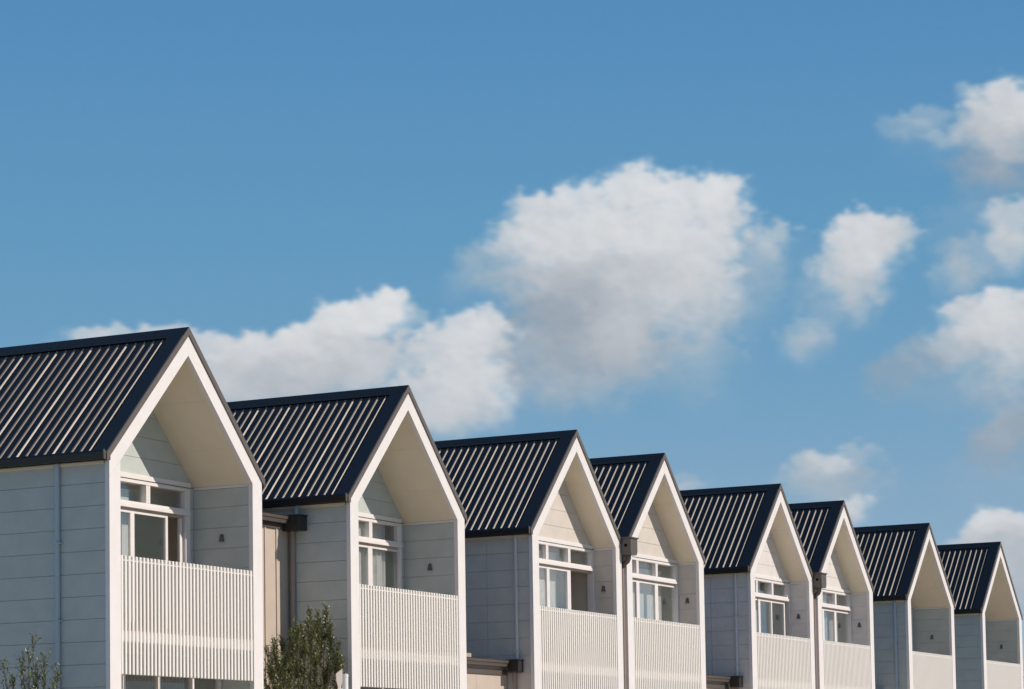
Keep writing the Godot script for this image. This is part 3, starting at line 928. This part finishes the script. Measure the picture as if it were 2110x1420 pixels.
# ------------------------------------------------------------------ the scene
func _ready() -> void:
	rng.seed = 7
	setup()
	materials()
	var track := StandardMaterial3D.new()
	track.albedo_color = lin(.50, .43, .36)
	track.roughness = .5
	M.track = track
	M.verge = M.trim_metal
	M.verge = mat("verge_metal", lin(.135, .115, .10), 0.45, .06, 1.0)  # lighter copy of the roof metal, sunlight put into the front colour
	ground()
	var A_CUTS := [-.084, -4.2, -L]
	var B_CUTS := [-.084, -1.03, -3.43, -5.83, -L]
	var houses := [
		{"label": "blue-grey weatherboard house with slatted balcony and its sliding door pushed half open", "board": "blue_grey_board", "depth": 1.14, "line": 5.831, "cuts": A_CUTS, "win": [.42, 3.778], "jamb": .15, "mull": [1.53, 2.597],
			"doors": [["g", .52, 2.157], ["s", 2.157, 2.268], ["g", 2.268, 3.128], ["s", 3.128, 3.193], ["s", 3.53, 3.60], ["j", 3.64, 3.776], ["j", .42, .52]]},
		{"label": "blue-grey weatherboard house with grey curtains behind its balcony doors, beside the tall beige link", "board": "blue_grey_board", "depth": 1.14, "line": 5.831, "cuts": A_CUTS, "win": [.42, 3.775], "jamb": .15, "mull": [1.57, 2.631],
			"doors": [["g", .52, 2.588], ["s", 2.588, 2.745], ["g", 2.745, 3.70], ["j", 3.70, 3.773], ["j", .42, .52]]},
		{"label": "beige panelled house with a dark open doorway on its balcony and a pale downpipe", "board": "beige_board", "depth": .54, "line": 5.810, "cuts": B_CUTS, "win": [.42, 3.92], "jamb": .15, "mull": [.67, 1.700, 2.733],
			"doors": [["j", .42, .5], ["g", .5, 1.741], ["s", 1.741, 1.862], ["g", 1.862, 2.698], ["s", 2.698, 2.858], ["j", 3.87, 3.918]]},
		{"label": "beige panelled house of a pair, with white blinds behind its closed balcony doors", "board": "beige_board", "depth": .54, "line": 5.810, "cuts": B_CUTS, "win": [.42, 3.92], "jamb": .15, "mull": [.67, 1.700, 2.733],
			"doors": [["j", .42, .5], ["g", .5, 1.70], ["s", 1.70, 1.86], ["g", 1.86, 2.698], ["s", 2.698, 2.87], ["g", 2.87, 3.77], ["j", 3.86, 3.918]]},
		{"label": "off-white panelled house of a pair, with bare glass balcony doors and a pale downpipe", "board": "pale_board", "depth": .54, "line": 5.810, "cuts": B_CUTS, "win": [.42, 3.92], "jamb": .20, "mull": [.67, 1.700, 2.740],
			"doors": [["j", .42, .5], ["g", .5, 1.80], ["s", 1.86, 1.99], ["g", 1.99, 2.706], ["s", 2.706, 2.771], ["g", 2.771, 3.571], ["s", 3.571, 3.64], ["j", 3.86, 3.918]]},
		{"label": "off-white panelled house of a pair, with pale curtains drawn aside behind its balcony doors", "board": "pale_board", "depth": .54, "line": 5.810, "cuts": B_CUTS, "win": [.42, 3.92], "jamb": .15, "mull": [.67, 1.700, 2.740],
			"doors": [["j", .42, .5], ["g", .5, 1.80], ["s", 1.80, 1.93], ["g", 1.93, 2.706], ["s", 2.706, 2.86], ["g", 2.86, 3.80], ["j", 3.86, 3.918]]},
		{"label": "blue-grey weatherboard house with a blue-grey downpipe, standing between two other gables", "board": "blue_grey_board", "depth": 1.14, "line": 5.831, "cuts": A_CUTS, "win": [.42, 3.778], "jamb": .15, "mull": [1.53, 2.597],
			"doors": [["g", .52, 2.157], ["s", 2.157, 2.268], ["g", 2.268, 3.128], ["s", 3.128, 3.193], ["g", 3.193, 3.64], ["j", 3.64, 3.776], ["j", .42, .52]]},
		{"label": "blue-grey weatherboard house ending the row, without any downpipe on its side", "board": "blue_grey_board", "depth": 1.14, "line": 5.831, "cuts": A_CUTS, "win": [.42, 3.778], "jamb": .15, "mull": [1.53, 2.597],
			"doors": [["g", .52, 2.157], ["s", 2.157, 2.268], ["g", 2.268, 3.128], ["s", 3.128, 3.193], ["g", 3.193, 3.64], ["j", 3.64, 3.776], ["j", .42, .52]]}]
	var made := []
	for i in houses.size():
		made.append(make_house(i, houses[i]))
	# downpipes
	downpipe(made[0], -.94, 0.0, 6.51, M.blue_pipe, .041, [5.30, 4.14, 2.0])
	downpipe(made[1], -1.065, 6.30, 6.51, M.blue_pipe, .043)
	rain_box("hopper", Vector3(-.23, 6.045, -1.23), Vector3(.028, 6.295, -.88), M.dark_metal, made[1])
	downpipe(made[1], -1.155, 0.0, 6.05, M.brown_pipe, .045, [4.2, 2.0])
	downpipe(made[2], -.365, 4.04, 6.51, M.pale_pipe, .034, [5.46, 4.22])
	rain_box("hopper", Vector3(-.20, 3.795, -.49), Vector3(.028, 4.02, -.25), M.dark_metal, made[2])
	downpipe(made[2], -.43, 0.0, 3.80, M.brown_pipe, .04)
	downpipe(made[4], -.38, 4.06, 6.51, M.pale_pipe, .036, [5.48, 4.32])
	rain_box("hopper", Vector3(-.20, 3.80, -.50), Vector3(.028, 4.04, -.26), M.dark_metal, made[4])
	downpipe(made[4], -.43, 0.0, 3.80, M.brown_pipe, .04)
	downpipe(made[6], -.37, 0.0, 6.51, M.blue_pipe, .042, [5.3, 4.2])
	# links
	link(HOUSE_X[0] + W, HOUSE_X[1] + .03, -1.245, 6.13, 6.30, true, [4.80, 5.17, 5.54, 5.91, 6.24, 6.61], 6.86, "tall beige board and batten link between the two blue-grey houses")
	var l2 := link(HOUSE_X[1] + W, HOUSE_X[2] + .03, -.60, 3.80, 4.03, false, [12.74], 14.00, "low beige panelled link with a vent block on its roof")
	link(HOUSE_X[3] + W, HOUSE_X[4] + .03, -.62, 3.82, 4.05, false, [24.2], 25.5, "low beige link between a beige house and an off-white house")
	link(HOUSE_X[5] + W, HOUSE_X[6] + .03, -.90, 3.86, 4.06, false, [35.6], 37.1, "low beige link between an off-white house and a blue-grey house")
	bpart("vent_block", Vector3(13.10 - HOUSE_X[1] - W, 4.02, -1.25), Vector3(13.32 - HOUSE_X[1] - W, 4.165, -1.0), M.concrete, l2, .006)
	valley_head(18.382, "grey metal rainwater head and copper-brown pipe between the two beige houses")
	valley_head(29.914, "grey metal rainwater head and copper-brown pipe between the two off-white houses")
	var lamp_label := ["on the house with the half open sliding door", "on blue-grey boards of the house with grey curtains", "on beige boards beside the dark open doorway", "on beige boards beside the white blinds", "on off-white boards beside bare glass balcony doors", "on off-white boards beside doors with drawn-aside curtains", "on blue-grey boards of the house with the blue-grey downpipe", "on blue-grey boards of the house ending the row"]
	for i in 8:
		wall_lamp(i, -.59 if houses[i].depth > .8 else -.295, "small dark bell-shaped wall lamp " + lamp_label[i])
	# cloth behind the glass
	curtain(1, 1.5, 2.66, -1.27, 4.02, 6.40, .022, M.curtain_cloth, "curtain", "grey curtain behind the narrow door pane of the second blue-grey house", "curtain")
	curtain(1, 2.74, 3.42, -1.28, 4.02, 6.42, .024, M.curtain_cloth, "curtain", "grey curtain bunched behind the wide door pane with gaps beside it", "curtain")
	curtain(0, 1.2, 2.42, -1.36, 4.02, 6.34, .002, M.blind_cloth, "roller_blind", "pale blind drawn down behind the door beside the half open one", "blind")
	curtain(3, 1.55, 3.62, -.80, 4.02, 6.30, .002, M.blind_cloth, "roller_blind", "white blind behind the balcony doors of the second beige house", "blind")
	curtain(2, .6, 2.70, -.80, 4.02, 6.33, .002, M.blind_cloth, "roller_blind", "pale blind behind the sliding door beside the dark open doorway", "blind")
	curtain(4, 1.7, 2.62, -.80, 4.02, 6.26, .002, M.blind_cloth, "roller_blind", "pale grey blind behind one door of the off-white house with bare glass", "blind")
	curtain(5, 2.10, 2.72, -.76, 4.02, 6.38, .022, M.curtain_cloth, "curtain", "pale curtain drawn to one side behind the narrower door", "curtain")
	curtain(5, 2.95, 3.60, -.80, 4.02, 6.38, .020, M.curtain_cloth, "curtain", "pale curtain drawn aside behind the door next to the lamp", "curtain")
	plants()
	street_sign()

func ground() -> void:
	var g := part("ground", cbox(Vector3(700, .2, 700), 0.0), M.lawn_soil, self, Vector3(60, -.104, 0))
	g.set_meta("kind", "structure")
	var p := part("pavement", cbox(Vector3(240, .14, 16.9), .01), M.concrete, self, Vector3(40, -.066, -9.0 + 8.45))
	p.set_meta("kind", "structure")
	var r := part("road", cbox(Vector3(260, .1, 7.6), 0.0), M.asphalt, self, Vector3(40, -.05, 12.0))
	r.set_meta("kind", "structure")
	var p2 := part("pavement_001", cbox(Vector3(240, .14, 14.0), .01), M.concrete, self, Vector3(40, -.066, 23.0))
	p2.set_meta("kind", "structure")

func on_z(u: float, v: float, z: float) -> Vector3:
	var d := photo_dir(u, v)
	return CAM + d * ((z - CAM.z) / d.z)

func on_x(u: float, v: float, x: float) -> Vector3:
	var d := photo_dir(u, v)
	return CAM + d * ((x - CAM.x) / d.x)

func plants() -> void:
	var r := RandomNumberGenerator.new()
	r.seed = 3
	# limb ends of the tree in the gap between the first two houses
	var tips := []
	for a: Array in [[639, 1258], [671, 1252], [655, 1264], [688, 1272], [683, 1290], [622, 1290], [608, 1280], [600, 1305], [580, 1316], [563, 1322], [549, 1338], [706, 1312], [698, 1328], [716, 1350], [703, 1360], [733, 1392], [722, 1384], [640, 1300], [662, 1308], [625, 1328], [592, 1345], [571, 1355], [650, 1345], [680, 1342], [612, 1360], [640, 1380], [670, 1385], [700, 1388], [590, 1390], [560, 1385], [620, 1405], [660, 1410], [545, 1400], [690, 1415], [575, 1415], [640, 1420]]:
		tips.append(on_z(a[0], a[1], -.30 + r.randf_range(-.4, .4)))
	for q in 26:
		tips.append(Vector3(6.15 + r.randf_range(-1.2, .75), r.randf_range(1.9, 3.1), -.30 + r.randf_range(-.6, .6)))
	shrub("olive_tree", "leafy dark green olive tree in front of the tall beige link", Vector3(6.15, 0, -.30), tips, 41, 35, 19, .62)
	var tips2 := []
	for a: Array in [[68, 1314], [8, 1372], [47, 1354], [58, 1347], [92, 1354], [119, 1384], [74, 1368], [24, 1392], [43, 1382], [92, 1388], [60, 1392], [78, 1392], [110, 1412], [15, 1412], [50, 1410], [70, 1415]]:
		tips2.append(on_x(a[0], a[1], -.75 + r.randf_range(-.2, .2)))
	for q in 22:
		tips2.append(Vector3(-.75 + r.randf_range(-.5, .5), r.randf_range(1.7, 2.9), -.82 + r.randf_range(-.5, .5)))
	shrub("olive_tree", "sparse young olive tree with upright twigs beside the blue-grey side wall", Vector3(-.75, 0, -.82), tips2, 77, 7, 12, .28)
	# dark tree beyond the end of the row
	var top := on_x(2116, 1372, 72.0)
	var tips3 := [top]
	for q in 30:
		var an := r.randf() * TAU
		var rr := sqrt(r.randf()) * 1.1
		tips3.append(top + Vector3(cos(an) * rr, -.2 - rr * r.randf_range(.4, 1.4), sin(an) * rr))
	shrub("garden_tree", "dark tree beyond the house that ends the row", Vector3(top.x, 0, top.z), tips3, 5, 14, 9, .6, 1.8)

func street_sign() -> void:
	var t := thing("sign_post", "white sign post with a notched plate in front of the olive tree", "sign post", Vector3(4.24, 0, 1.5))
	var st := start()
	add_tube(st, [Vector3.ZERO, Vector3(0, 3.36, 0)], [.05, .05], 20)
	part("pole", done(st), M.galvanised, t)
	st = start()
	add_tube(st, [Vector3(0, 3.345, 0), Vector3(0, 3.385, 0), Vector3(0, 3.40, 0)], [.054, .054, .045], 20)
	part("cap", done(st), M.galvanised, t)
	var poly := P([-.055, .0, .055, .08, .052, -.12, .03, -.20, .045, -.62, .012, -.62, -.002, -.27, -.015, -.62, -.045, -.62, -.022, -.20, -.05, -.11])
	var b := part("plate", prism(poly, .012, -.012), M.sign_plate, t, Vector3(-.135, 3.40, -.03))
	b.rotation.y = -.6
	part("bracket", cbox(Vector3(.12, .03, .02), .003), M.galvanised, t, Vector3(-.085, 3.15, -.02))
